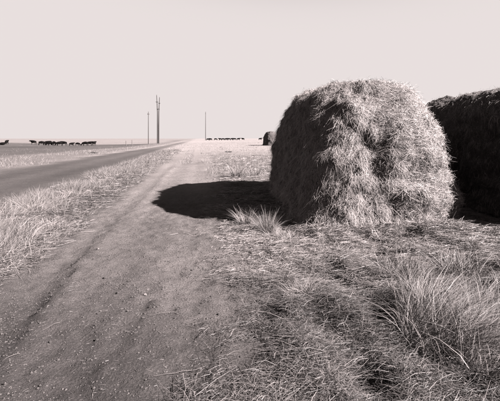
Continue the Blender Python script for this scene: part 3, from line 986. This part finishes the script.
# ------------------------------------------------------------------ cattle
def cow_mesh(pose):
    """one continuous body grown on a skeleton; nose towards +X"""
    V, E, Rd = [], [], []
    def add(p, r, parent=None):
        V.append(p); Rd.append(r if isinstance(r, tuple) else (r, r))
        if parent is not None: E.append((parent, len(V) - 1))
        return len(V) - 1
    dz = -0.55 if pose == 'lying' else 0.0
    hip = add((-0.62, 0, 1.00 + dz), (0.30, 0.37))
    loin = add((-0.25, 0, 0.94 + dz), (0.35, 0.43), hip)
    rib = add((0.15, 0, 0.92 + dz), (0.36, 0.46), loin)
    chest = add((0.55, 0, 0.95 + dz), (0.29, 0.44), rib)
    if pose == 'grazing':
        n1 = add((0.85, 0, 0.88), (0.20, 0.29), chest); n2 = add((1.12, 0, 0.52), (0.15, 0.19), n1)
        poll = add((1.22, 0, 0.34), (0.13, 0.15), n2); muz = add((1.34, 0, 0.10), 0.095, poll)
        ear0 = (1.18, 0.42)
    else:
        n1 = add((0.82, 0, 1.14 + dz), (0.20, 0.29), chest); n2 = add((1.02, 0, 1.20 + dz), (0.15, 0.19), n1)
        poll = add((1.16, 0, 1.24 + dz), (0.13, 0.15), n2); muz = add((1.46, 0, 1.02 + dz), 0.095, poll)
        ear0 = (1.10, 1.32 + dz)
    for s in (-1, 1):
        add((ear0[0], s * 0.24, ear0[1]), 0.035, poll)
        if pose == 'lying':
            k = add((-0.35, s * 0.36, 0.24), 0.14, hip); add((0.05, s * 0.42, 0.09), 0.06, k)
            k = add((0.70, s * 0.26, 0.16), 0.09, chest); add((0.42, s * 0.30, 0.07), 0.055, k)
        else:
            st = 0.10 * s if pose == 'standing' else -0.06 * s
            k = add((-0.60 + st, s * 0.17, 0.72), (0.13, 0.16), hip)
            h = add((-0.76 + st, s * 0.17, 0.45), 0.085, k); g = add((-0.70 + st, s * 0.17, 0.10), 0.065, h); add((-0.66 + st, s * 0.17, 0.03), 0.055, g)
            k = add((0.56 - st, s * 0.16, 0.62), (0.09, 0.11), chest)
            h = add((0.58 - st, s * 0.16, 0.36), 0.08, k); g = add((0.56 - st, s * 0.16, 0.09), 0.06, h); add((0.59 - st, s * 0.16, 0.03), 0.052, g)
    t1 = add((-0.90, 0, 1.06 + dz), 0.045, hip); t2 = add((-0.97, 0, max(0.72 + dz, 0.2)), 0.03, t1); add((-0.97, 0, max(0.45 + dz, 0.08)), 0.045, t2)
    me = bpy.data.meshes.new('cow_cage'); me.from_pydata(V, E, [])
    o = link('cow_cage', me)
    m = o.modifiers.new('skin', 'SKIN'); m.use_smooth_shade = True
    for i, sv in enumerate(me.skin_vertices[0].data):
        sv.radius = Rd[i]; sv.use_root = (i == 0)
    o.modifiers.new('sub', 'SUBSURF').render_levels = 1
    o.modifiers['sub'].levels = 1
    dg = bpy.context.evaluated_depsgraph_get()
    out = bpy.data.meshes.new_from_object(o.evaluated_get(dg))
    out.name = 'cow'
    out.materials.clear(); out.materials.append(M_COW)
    bpy.data.objects.remove(o)
    return out

COWS = {k: cow_mesh(k) for k in ('standing', 'grazing', 'lying')}

def cow(px, D, pose, rz, label, group, s=1.0):
    x, y, z = ground_point(px, D)
    o = link('cow', COWS[pose], None, (x, y, z))
    o.rotation_euler = (0, 0, R(rz)); o.scale = (s, s, s)
    return tag(o, label, 'cow', group)

LG = 'black cattle in the pasture beyond the road'
for px, D, pose, rz, lab in [
    (1.5, 132, 'lying', 10, 'black cow lying down at the very edge of the frame'),
    (6.5, 139, 'standing', 95, 'black cow standing end-on, next to the one lying down at the frame edge'),
    (33.5, 146, 'standing', 178, 'black cow standing side-on alone, first of the main bunch'),
    (41.5, 139, 'grazing', 20, 'black cow grazing, second of the main bunch counted from the frame edge'),
    (47, 141, 'standing', 5, 'black cow standing, overlapped by two grazing ones in the main bunch'),
    (50.5, 136, 'grazing', 190, 'black cow grazing in front of the overlapping trio of the main bunch'),
    (54, 140, 'grazing', 150, 'black cow grazing at the inner end of the overlapping trio'),
    (59.5, 136, 'grazing', 200, 'black cow with its head to the grass just before the mid-bunch walker'),
    (64, 141, 'standing', 175, 'black cow walking side-on in the middle of the bunch'),
    (71.5, 138, 'standing', 30, 'bulky black cow standing next to the small grazing one'),
    (77.5, 142, 'grazing', 5, 'small black cow grazing beside the bulky one'),
    (85.5, 139, 'grazing', 185, 'black cow grazing, third from the pole end of the bunch'),
    (89.5, 142, 'standing', 0, 'black cow standing side-on, second from the pole end of the bunch'),
    (94, 145, 'standing', 80, 'black cow standing end-on, last of the bunch towards the poles')]:
    cow(px, D, pose, rz, lab, LG, 1.06 if 'small' not in lab else 0.8)
FG = 'far cattle on the horizon beside the big haystack'
for px, D, pose, rz, lab in [
    (207.8, 255, 'grazing', 10, 'far black cow closest to the thin pole on the horizon'),
    (210.6, 258, 'standing', 170, 'far black cow second from the thin pole on the horizon'),
    (215.5, 262, 'grazing', 15, 'far black cow between the pole pair of cows and the dense far bunch'),
    (220.3, 250, 'standing', 185, 'far black cow in the dense horizon bunch, first counted from the thin pole'), (223.0, 256, 'grazing', 10, 'far black cow in the dense horizon bunch, second counted from the thin pole'), (226.2, 251, 'standing', 0, 'far black cow in the dense horizon bunch, third counted from the thin pole'),
    (229.0, 258, 'grazing', 175, 'far black cow in the dense horizon bunch, fourth counted from the thin pole'), (231.8, 252, 'standing', 20, 'far black cow in the dense horizon bunch, fifth counted from the thin pole'), (234.8, 255, 'grazing', 190, 'far black cow in the dense horizon bunch, sixth counted from the thin pole'), (238.4, 250, 'standing', 5, 'far black cow in the dense horizon bunch, last counted from the thin pole'),
    (243.0, 254, 'standing', 150, 'far black cow by itself just past the dense far bunch'),
    (260.2, 250, 'standing', 5, 'far black cow alone, next to the tiny distant haystack')]:
    cow(px, D, pose, rz, lab, FG)
